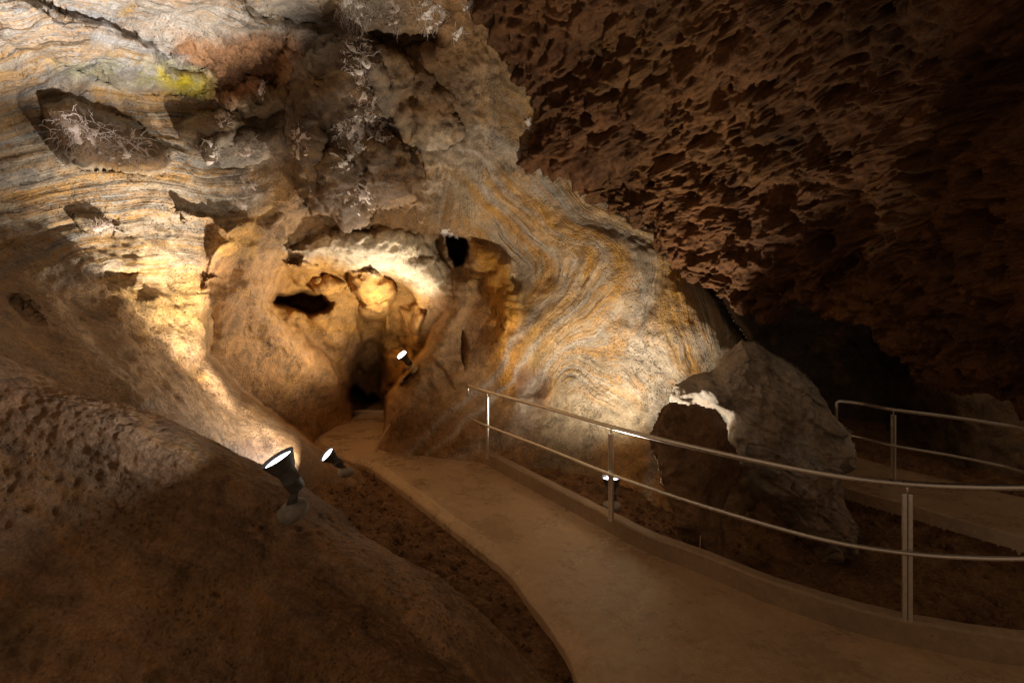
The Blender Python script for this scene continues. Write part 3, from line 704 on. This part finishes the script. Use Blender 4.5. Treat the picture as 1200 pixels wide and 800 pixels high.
# ------------------------------------------------------------------ boulders
def pillow_rock(name, outline, d0, front, back, step, mat, disp_fn, col_fn, rim=0.5, tilt=(0, 0), soft=False, **kw):
    """closed rock: an outline at its own distance, domed towards and away from the eye"""
    o = np.array(outline, float); x0, y0 = o.min(0) - 4; x1, y1 = o.max(0) + 4
    ax = np.arange(x0, x1, step); ay = np.arange(y0, y1, step)
    X, Y = [a.ravel() for a in np.meshgrid(ax, ay, indexing='ij')]
    pz = np.stack([X, Y, 0 * X], -1)
    s = sd_poly(X + 2.5 * fbm(pz, 0.05, 3), Y + 2.5 * fbm(pz, 0.05, 3, off=9), outline)
    W = -s.min(); t = np.clip(-s / (W * rim), 0, 1); b = t * (2 - t) if soft else np.sqrt(np.clip(1 - (1 - t) ** 2, 0, 1))
    dd = d0 + tilt[0] * (X - X.mean()) / 100 + tilt[1] * (Y - Y.mean()) / 100
    nx, ny = len(ax), len(ay); Qs = grid_quads(nx, ny); inside = (s < 0)[Qs].any(1); Qs = Qs[inside]
    def surf(dep, k=0.0):
        Xs, Ys = X + (X.mean() - X) * k, Y + (Y.mean() - Y) * k
        return np.stack([(Xs - CX) / F * dep, dep, CAMZ - (Ys - CY) / F * dep], -1)
    Vf, Vb = surf(dd - front * b), surf(dd + back * b, 0.25 * sstep(0, 0.5, b))
    Nn = grid_normals(Vf, nx, ny); sg = np.sign(-Nn[:, 1]); Nn *= sg[:, None]
    Vf = disp_fn(Vf, Nn)
    used = np.zeros(len(X), bool); used[Qs.ravel()] = True
    rimv = used & (s >= 0); Vb[rimv] = Vf[rimv]
    idx = np.cumsum(used) - 1; nF = used.sum(); idb = np.where(rimv, idx, idx + nF)
    Va = np.concatenate([Vf[used], Vb[used]]); Qa = np.concatenate([idx[Qs], idb[Qs][:, ::-1]])
    me = raw_mesh(name, Va, Qa); col, bed, bk = col_fn(Va)
    cattr(me, 'col', col); fattr(me, 'bed', bed); fattr(me, 'bedk', bk)
    return put(name, me, mat, **kw)
def block_disp(V, N):
    R = V @ np.array([[0.8, 0.1, 0.55], [0.0, 1.0, 0.0], [-0.55, 0.0, 0.8]])
    a1, a2, av = cells(R * (0.8, 1.0, 1.8) + 0.08 * fbm(V, 3, 2)[:, None], 2.4)
    d = 0.13 * (av - 0.5) * sstep(0.0, 0.09, a2 - a1) - 0.05 * sstep(0.06, 0.0, a2 - a1)
    b1, b2, bv = cells(R * (0.7, 1.0, 2.2), 4.5); d += 0.04 * (bv - 0.5) * sstep(0, 0.14, b2 - b1)
    d += 0.13 * fbm(V, 2, 3) + 0.03 * fbm(V, 5, 4, 0.6, True, off=8)
    k = 0.15 + 0.85 * sstep(0.25, 0.75, -N[:, 1])                # the rim keeps its outline
    return V + np.array([0, -1.0, 0.15]) * (d * k)[:, None]
def block_col(V):
    c = np.array((0.62, 0.57, 0.50)) * (0.9 + 0.4 * fbm(V, 2.0, 4, off=6))[:, None]
    k = np.clip(fbm(V, 1.6, 3, off=61) - 0.1, 0, 1)[:, None]; c = c * (1 - 0.7 * k) + np.array((0.36, 0.21, 0.09)) * 0.7 * k
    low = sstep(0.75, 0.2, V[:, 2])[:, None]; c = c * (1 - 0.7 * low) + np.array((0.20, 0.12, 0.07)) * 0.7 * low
    return c, 1.6 * (V[:, 2] * 0.85 + V[:, 0] * 0.45) + 0.1 * fbm(V, 2, 2), 0 * V[:, 0] + 0.4
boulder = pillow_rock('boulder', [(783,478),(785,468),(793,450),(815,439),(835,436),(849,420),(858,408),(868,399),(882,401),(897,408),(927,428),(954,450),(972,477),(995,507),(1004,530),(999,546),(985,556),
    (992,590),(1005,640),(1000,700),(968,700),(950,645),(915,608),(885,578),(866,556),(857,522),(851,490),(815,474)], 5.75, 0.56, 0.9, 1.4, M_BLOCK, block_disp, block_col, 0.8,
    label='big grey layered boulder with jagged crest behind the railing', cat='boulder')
def pillar_disp(V, N): return V + np.array([0, -1.0, 0]) * (0.07 * fbm(V, 1.8, 3) + 0.015 * fbm(V, 8, 3))[:, None]
def pillar_col(V): return np.array((0.30, 0.17, 0.085)) * (0.95 + 0.3 * fbm(V, 2.0, 4, off=6))[:, None], V[:, 2] * 2, 0 * V[:, 0] + 0.08
pillow_rock('rock_pillar', [(772,482),(785,472),(811,474),(836,478),(850,494),(857,522),(869,550),(853,582),(843,606),(850,636),(880,680),(830,690),(800,640),(790,600),(779,571),(772,545),(760,512)],
    5.30, 0.22, 0.5, 1.6, M_BLOCK, pillar_disp, pillar_col, 0.95, (0.35, 0), True, label='smooth brown rock pillar under the pale end of the boulder', cat='rock')

# ------------------------------------------------------------------ railings
def smooth_path(pts, n): return resample(np.array(pts, float), n)
def empty(name, loc, label, cat, group=None):
    o = bpy.data.objects.new(name, None); COL.objects.link(o); o.location = loc; o.empty_display_size = 0.1
    o['label'] = label; o['category'] = cat
    if group: o['group'] = group
    return o
def child(name, V, Q, mat, root, smooth=True, bevel=0.0):
    Mi = Matrix.Translation(root.location).inverted()
    me = vq_mesh(name, [Mi @ Vector(v) for v in V], Q, smooth)
    o = put(name, me, mat, root)
    if bevel:
        b = o.modifiers.new('bevel', 'BEVEL'); b.width = bevel; b.segments = 2
    return o
def boxv(cx, cy, z0, z1, ux, w, t):
    u = np.array([ux[0], ux[1], 0.0]); u /= np.linalg.norm(u); v = np.array([-u[1], u[0], 0])
    V = [np.array([cx, cy, z]) + u * a * w / 2 + v * b * t / 2 for z in (z0, z1) for a, b in ((-1, -1), (1, -1), (1, 1), (-1, 1))]
    return V, [(3, 2, 1, 0), (4, 5, 6, 7), (0, 1, 5, 4), (1, 2, 6, 5), (2, 3, 7, 6), (3, 0, 4, 7)]
RZ, MZ = KH + 0.90, KH + 0.45
def rail_pt(x, y, z):                 # a point of the railing at height z, read off the photograph
    d = (CAMZ - z) * F / (y - CY); return np.array([(x - CX) / F * d, d, z])
def railing(top, mid, posts, base, label, hook, r1=0.0215, r2=0.016):
    root = empty('railing', Vector((posts[0][0], posts[0][1], base)), label, 'railing')
    tp = smooth_path(top, 160)
    if hook is not None:
        p0 = tp[0]; dirv = tp[0] - tp[1]; dirv /= np.linalg.norm(dirv)
        arc = [p0 + dirv * (0.05 * math.sin(a)) + np.array([0, 0, -0.05 * (1 - math.cos(a))]) for a in np.linspace(math.pi / 2, 0.2, 6)]
        tp = np.concatenate([[arc[0] + np.array([0, 0, -hook])], arc, tp])
    child('handrail', *tube(tp, r1, 14), M_STEEL, root)
    mp = smooth_path(mid, 140); child('lower_rail', *tube(mp, r2, 12), M_STEEL, root)
    for (x, y, tx, ty) in posts:
        n_ = np.array([ty, -tx])
        t_ = np.array([tx, ty])
        V, Q = [], []
        for sgn in (-1, 1):
            Vb, Qb = boxv(x + t_[0] * sgn * 0.0158, y + t_[1] * sgn * 0.0158, base - 0.02, RZ - (KH - base) - 0.062, (tx, ty), 0.028, 0.028)
            Q += [tuple(i + len(V) for i in q) for q in Qb]; V += Vb
        po = child('post', V, Q, M_STEEL, root, False, 0.006)
        rz = RZ - (KH - base)
        pin = child('pin', *tube([(x, y, rz - 0.075), (x, y, rz - 0.01)], 0.007, 8), M_STEEL, root)
        child('bracket', *tube([(x, y, base + 0.45), (x + n_[0] * 0.034, y + n_[1] * 0.034, base + 0.45)], 0.009, 8), M_STEEL, root)
    return root
def at_rail(x, y): return rail_pt(x, y, RZ)
top = [at_rail(550,452), at_rail(571,459), at_rail(640,478), at_rail(716,500), at_rail(800,521), at_rail(900,543), at_rail(980,557.5), at_rail(1063,566.5), at_rail(1130,570), at_rail(1200,571), at_rail(1330,569)]
off = lambda p: np.array([p[0], p[1], MZ])
pc, pb_, pa = top[1], top[3], top[7]
def tang(k): t = top[k + 1] - top[k - 1]; t = t[:2] / np.linalg.norm(t[:2]); return t
posts = [(top[k][0], top[k][1], tang(k)[0], tang(k)[1]) for k in (1, 3, 7)]
nrm = lambda k: np.array([tang(min(max(k, 1), len(top) - 2))[1], -tang(min(max(k, 1), len(top) - 2))[0], 0])
mid = [off(p) + 0.034 * nrm(k) for k, p in enumerate(top)]
railing(top, mid, posts, KH - 0.002, 'stainless steel railing with two bars along the near walkway kerb', 0.11)
# far railing
b2 = 0.02; RZ_far = b2 + 0.90
def at_far(x, y): return rail_pt(x, y, RZ_far)
top = [at_far(985,470), at_far(1010,473), at_far(1047,480), at_far(1110,488), at_far(1160,495.5), at_far(1200,503), at_far(1330,535)]
posts = [(top[2][0], top[2][1], tang(2)[0], tang(2)[1])]
mid = [np.array([p[0], p[1], b2 + 0.45]) + 0.034 * nrm(k) for k, p in enumerate(top)]
railing(top, mid, posts, b2, 'dim steel railing on the far walkway beyond the pit', 0.28)

# ------------------------------------------------------------------ spotlights
def axis_matrix(origin, z):
    z = Vector(z).normalized(); q = z.to_track_quat('Z', 'Y'); return Matrix.Translation(Vector(origin)) @ q.to_matrix().to_4x4()
def spotlight(base, joint, aim, s, label, power, cone, spill, blend=0.7, base_up=(0, 0, 1), colr=(1.0, 0.86, 0.66), beam=None):
    """garden type floodlight: weighted foot, knuckle, ribbed barrel and flared hood with a lit glass"""
    root = empty('spotlight', Vector(base), label, 'spotlight', 'floodlights lighting the cave')
    Mi = Matrix.Translation(Vector(base)).inverted()
    def part(name, V, Q, mat, par=root):
        o = put(name, vq_mesh(name, [Mi @ Vector(v) for v in V], Q), mat, par); return o
    Mb = axis_matrix(base, base_up)
    part('foot', *lathe([(0.0, -0.03 * s), (0.072 * s, -0.03 * s), (0.078 * s, -0.005 * s), (0.077 * s, 0.012 * s), (0.070 * s, 0.024 * s), (0.045 * s, 0.038 * s), (0.030 * s, 0.044 * s), (0.0, 0.046 * s)], 22, Mb), M_GREY)
    ax = Vector(aim).normalized(); J = Vector(joint)
    b0 = Mb @ Vector((0, 0, 0.03 * s)); dv = (J - b0)
    part('knuckle', *tube([b0, b0 + dv * 0.5, J + ax * 0.02 * s], [0.02 * s, 0.022 * s, 0.024 * s], 12), M_BLACK)
    Mh = axis_matrix(J, ax)
    br = part('barrel', *lathe([(0, 0), (0.036 * s, 0.0), (0.042 * s, 0.012 * s), (0.043 * s, 0.05 * s), (0.047 * s, 0.052 * s), (0.047 * s, 0.060 * s), (0.043 * s, 0.062 * s), (0.045 * s, 0.105 * s), (0.049 * s, 0.112 * s), (0.0, 0.114 * s)], 20, Mh), M_BLACK)
    H = [(0.046, 0.108), (0.054, 0.120), (0.080, 0.185), (0.084, 0.188), (0.084, 0.192), (0.077, 0.190), (0.042, 0.126), (0.0, 0.124)]
    part('hood', *lathe([(r * s, z * s) for r, z in H], 24, Mh), M_BLACK)
    part('lens', *lathe([(0.0, 0.176 * s), (0.04 * s, 0.176 * s), (0.068 * s, 0.176 * s), (0.072 * s, 0.173 * s)], 24, Mh), M_LENS)
    lp = J + ax * 0.21 * s
    beam = Vector(beam if beam is not None else aim).normalized()
    for kind in ('SPOT', 'AREA'):
        ld = bpy.data.lights.new('lamp', kind); ld.color = colr
        if kind == 'SPOT':
            ld.energy = power; ld.spot_size = math.radians(cone); ld.spot_blend = blend; ld.shadow_soft_size = 0.075 * s
        else:
            ld.shape = 'DISK'; ld.size = 0.13 * s; ld.energy = spill; ld.spread = math.radians(170)
        lo = bpy.data.objects.new('lamp', ld); COL.objects.link(lo); lo.matrix_world = Matrix.Translation(lp) @ (-(beam if kind == 'SPOT' else ax)).to_track_quat('Z', 'Y').to_matrix().to_4x4()
    return root

# near lamp on the slope crest
b = P(343, 598, 2.42); J = P(349, 573, 2.40)
spotlight(b, J, (-0.44, -0.20, 0.86), 0.92, 'large black floodlight standing on the foreground rock crest', 1000, 46, 7, 0.5, base_up=(-0.35, -0.25, 0.9), beam=(-0.455, 0.40, 0.80), colr=(1.0, 0.96, 0.93))
b = P(405, 553, 5.95); J = b + np.array([-0.05, 0, 0.08])
spotlight(b, J, (-0.60, -0.38, 0.66), 1.15, 'small black floodlight on the earth between the rock ridge and the walkway', 760, 44, 22, 1.0, beam=(-0.69, 0.05, 0.72), colr=(1.0, 0.89, 0.73))
b = P(484, 431, 8.75); J = b + np.array([-0.05, 0.0, 0.06])
spotlight(b, J, (-0.50, -0.42, 0.72), 1.2, 'small floodlight behind the rock fin lighting the alcove', 140, 170, 11, 0.7, beam=(-0.5, 0.15, 0.6), colr=(1.0, 0.90, 0.74))
b = np.array([*rail_pt(717, 592, 0.06)]); b[2] = ground_z(b[0], b[1]) + 0.01; J = b + np.array([0, 0.01, 0.07])
spotlight(b, J, (-0.02, 0.02, 0.99), 1.3, 'floodlight on the ground behind the middle railing post', 175, 140, 34, 0.8, beam=(-0.08, 0.48, 0.87), colr=(1.0, 0.87, 0.68))

# ------------------------------------------------------------------ crystals growing on the wall
def crystals(x, y, rx, ry, n, ln, label, mat=M_CRYS, hang=0.0, r=0.0045, curl=0.6, seed=0):
    """a crust on the rock with curling needles growing out of it, one connected mesh"""
    rg = np.random.RandomState(seed + 3)
    i0, i1 = int((x - rx - X0) / ST), int((x + rx - X0) / ST) + 1; j0, j1 = int((y - ry - Y0) / ST), int((y + ry - Y0) / ST) + 1
    p0, n0 = wall_at(x, y)
    Gp, Gn = WG[i0:i1 + 1, j0:j1 + 1], WN[i0:i1 + 1, j0:j1 + 1]; nu, nv_ = Gp.shape[:2]
    uu, vv = np.meshgrid(np.linspace(-1, 1, nu), np.linspace(-1, 1, nv_), indexing='ij'); rad = np.sqrt(uu ** 2 + vv ** 2).ravel()
    Gp, Gn = Gp.reshape(-1, 3), Gn.reshape(-1, 3)
    h = 0.014 * (1 - rad) + 0.030 * fbm(Gp, 11, 3, off=seed) - 0.012
    h = np.where(rad > 0.95, -0.02, h)
    Va = [Gp + Gn * h[:, None]]; Qa = grid_quads(nu, nv_).tolist(); nv = len(Gp)
    ok = np.where((rad < 1.0) & (Gp[:, 1] < p0[1] + 0.6))[0]
    for k in range(n):
        c = ok[rg.randint(len(ok))]; p, nn = Va[0][c], Gn[c]
        d = nn * 0.6 + rg.normal(size=3) * 0.6; d /= np.linalg.norm(d)
        pts = [p - nn * 0.004]; L = ln * rg.uniform(0.35, 1.2); m = 5
        for jj in range(m):
            d = d + rg.normal(size=3) * curl * 0.6 + np.array([0, 0, -hang * 0.4]); d /= np.linalg.norm(d)
            pts.append(pts[-1] + d * L / m)
        V, Q = tube(pts, np.linspace(1.1, 0.5, m + 1) * r * rg.uniform(0.7, 1.2), 4, False)
        Va.append(V); Qa += [tuple(q + nv for q in q_) for q_ in Q]; Qa.append((int(c), nv, nv + 1, nv + 2)); nv += len(V)
    o = put('crystal_cluster', raw_mesh('crystal_cluster', np.concatenate(Va) - p0, Qa), mat, label=label, cat='crystals', group='white crystal growths on the cave wall')
    o.location = p0; return o
CL = [(415,14,22,20,90,0.20,'white crystal strands hanging at the top above the dark buttress',M_CRYS,0.8),
      (420,66,17,22,130,0.15,'fluffy white crystal tuft at the head of the dark buttress',M_CRYS,0.4),
      (424,112,13,24,150,0.11,'narrow streak of stained crystals running down the dark buttress',M_CRYS2,0.2),
      (424,155,34,22,300,0.13,'broad fan of pale crystal needles low on the dark buttress',M_CRYS,0.2),
      (404,190,13,14,90,0.07,'compact white crystal lump under the broad crystal fan',M_CRYS,0.1),
      (420,228,18,18,80,0.07,'fine pale crystal fuzz at the foot of the dark buttress',M_CRYS2,0.1),
      (458,16,18,16,60,0.20,'curly crystal strands at the top edge, between two denser bunches',M_CRYS2,0.7),
      (503,14,20,20,120,0.17,'dense bunch of curly crystals at the top edge near the overhang',M_CRYS,0.7),
      (536,38,9,9,26,0.14,'small white crystal star just below the dense top bunch',M_CRYS,0.3),
      (545,4,12,8,24,0.16,'few white strands at the top edge beside the dark overhang',M_CRYS,0.6),
      (90,150,36,20,80,0.17,'long white crystal strands on the upper left of the big dark knob',M_CRYS2,0.5),
      (145,174,32,16,75,0.17,'tangled pale crystals along the lower side of the big dark knob',M_CRYS2,0.2),
      (262,140,12,10,40,0.15,'small pale crystal tuft between the two joined dark knobs',M_CRYS2,0.3),
      (305,112,8,7,22,0.12,'small white crystal star on the rounded knob under the red recess',M_CRYS,0.0),
      (246,178,10,14,40,0.12,'pale crystals on the nose of the lower left knob',M_CRYS,0.1),
      (292,174,22,12,70,0.18,'spray of fine crystals on the ledge under the joined knobs',M_CRYS2,0.3),
      (355,165,12,22,50,0.11,'sparse crystals on the left flank of the dark buttress',M_CRYS2,0.2),
      (288,215,14,14,46,0.12,'thin crystal spray on the banded wall above the ochre knob',M_CRYS2,0.2),
      (283,238,14,8,36,0.11,'crystal tuft sitting on top of the ochre knob',M_CRYS2,0.1),
      (118,262,24,8,50,0.12,'crystal strands on the small dark ledge of the lower left banding',M_CRYS2,0.1),
      (215,250,16,9,18,0.05,'ring of tan crystal crust on the banded wall',M_CRYS3,0.0),
      (620,146,5,7,22,0.12,'lone white crystal star on the ochre wall beside the overhang',M_CRYS,0.1),
      (528,271,16,6,34,0.10,'pale crystals fringing the top of the narrow dark opening',M_CRYS,0.3)]
for k, (x, y, rx, ry, n_, ln, lb, mt, hg) in enumerate(CL): crystals(x, y, rx, ry, int(n_ * 2.2), ln * 0.72, lb, mt, hg, seed=k, r=0.0028)

# ------------------------------------------------------------------ small things
def stone_mesh(name, seed, r):
    bm = bmesh.new(); bmesh.ops.create_icosphere(bm, subdivisions=2, radius=1.0)
    V = np.array([v.co[:] for v in bm.verts]); sc = np.random.RandomState(seed).uniform(0.6, 1.2, 3)
    f = 1 + 0.35 * perlin(V * 1.3 + seed * 7.1) + 0.15 * perlin(V * 3.1 + seed)
    for v, q in zip(bm.verts, V * f[:, None] * sc * r): v.co = q
    me = bpy.data.meshes.new(name); bm.to_mesh(me); bm.free()
    return me
st = stone_mesh('stone', 5, 0.075); so = put('stone', st, M_SOIL, label='dark stone half sunk in the earth left of the walkway', cat='stone')
gpt = gp(572, 716); so.location = (gpt[0], gpt[1], ground_z(*gpt) + 0.02)
# crumbled earth and small rubble
rg = np.random.RandomState(11); protos = []
for k in range(6):
    me = stone_mesh('crumb', 20 + k, 1.0); protos.append((np.array([v.co[:] for v in me.vertices]), np.array([p.vertices[:] for p in me.polygons])))
Va, Qa, nv = [], [], 0
def scatter(n, fn):
    global nv
    for _ in range(n):
        p, r = fn(); a, b = protos[rg.randint(6)]; th = rg.uniform(0, 6.28); c, s_ = math.cos(th), math.sin(th)
        V = a * r @ np.array([[c, s_, 0], [-s_, c, 0], [0, 0, 1]]) + p
        Va.append(V); Qa.append(b + nv); nv += len(V)
def soil_pt():
    while True:
        x, y = rg.uniform(-3.0, 0.6), rg.uniform(2.8, 8.0)
        i = int((x - xs[0]) / 0.028) * len(ys) + int((y - ys[0]) / 0.032)
        if left[i] and 0.04 < sdp[i] < 1.6: return np.array([x, y, gZ[i]]), rg.gamma(1.6, 0.006) + 0.003
def pit_pt():
    while True:
        x, y = rg.uniform(-0.2, 5.0), rg.uniform(3.2, 7.0)
        i = int((x - xs[0]) / 0.028) * len(ys) + int((y - ys[0]) / 0.032)
        if (not left[i]) and sdp[i] > 0.16 and sdf[i] > 0.05: return np.array([x, y, gZ[i]]), rg.gamma(1.6, 0.008) + 0.004
scatter(900, soil_pt); scatter(900, pit_pt)
put('rubble', raw_mesh('rubble', np.concatenate(Va), np.concatenate(Qa)), M_SOIL, label='crumbs of earth and small stones scattered beside the walkway', kind='stuff')
# pale rim at the foot of the fin, marker stick, tunnel threshold
cp = [P(440, 528, 8.05), P(445, 517, 8.05), P(451, 507, 8.03), P(457, 497, 8.03)]
put('calcite_rim', vq_mesh('calcite_rim', *tube(resample(np.array(cp), 16), np.linspace(0.022, 0.012, 16) * (1 + 0.2 * np.sin(np.arange(16) * 2.1)), 8)), M_STICK, parent=cave_wall)
q = gp(820, 636, -0.05); z0 = ground_z(*q)
put('marker_stick', vq_mesh('marker_stick', *tube([(q[0], q[1], z0 - 0.03), (q[0] + 0.004, q[1], z0 + 0.12), (q[0] + 0.010, q[1], z0 + 0.27)], [0.007, 0.006, 0.005], 6)), M_STICK,
    label='thin upright stick in the earth beside the rock pillar', cat='stick')
q0, q1 = gp(417, 485), gp(453, 485)
V_, Q_ = boxv((q0[0] + q1[0]) / 2, q0[1] + 0.02, -0.02, 0.075, (1, 0), q1[0] - q0[0] + 0.1, 0.05)
th = put('threshold', vq_mesh('threshold', V_, Q_, False), M_STEEL, label='low metal threshold bar across the tunnel mouth', cat='threshold')
bv = th.modifiers.new('bevel', 'BEVEL'); bv.width = 0.008
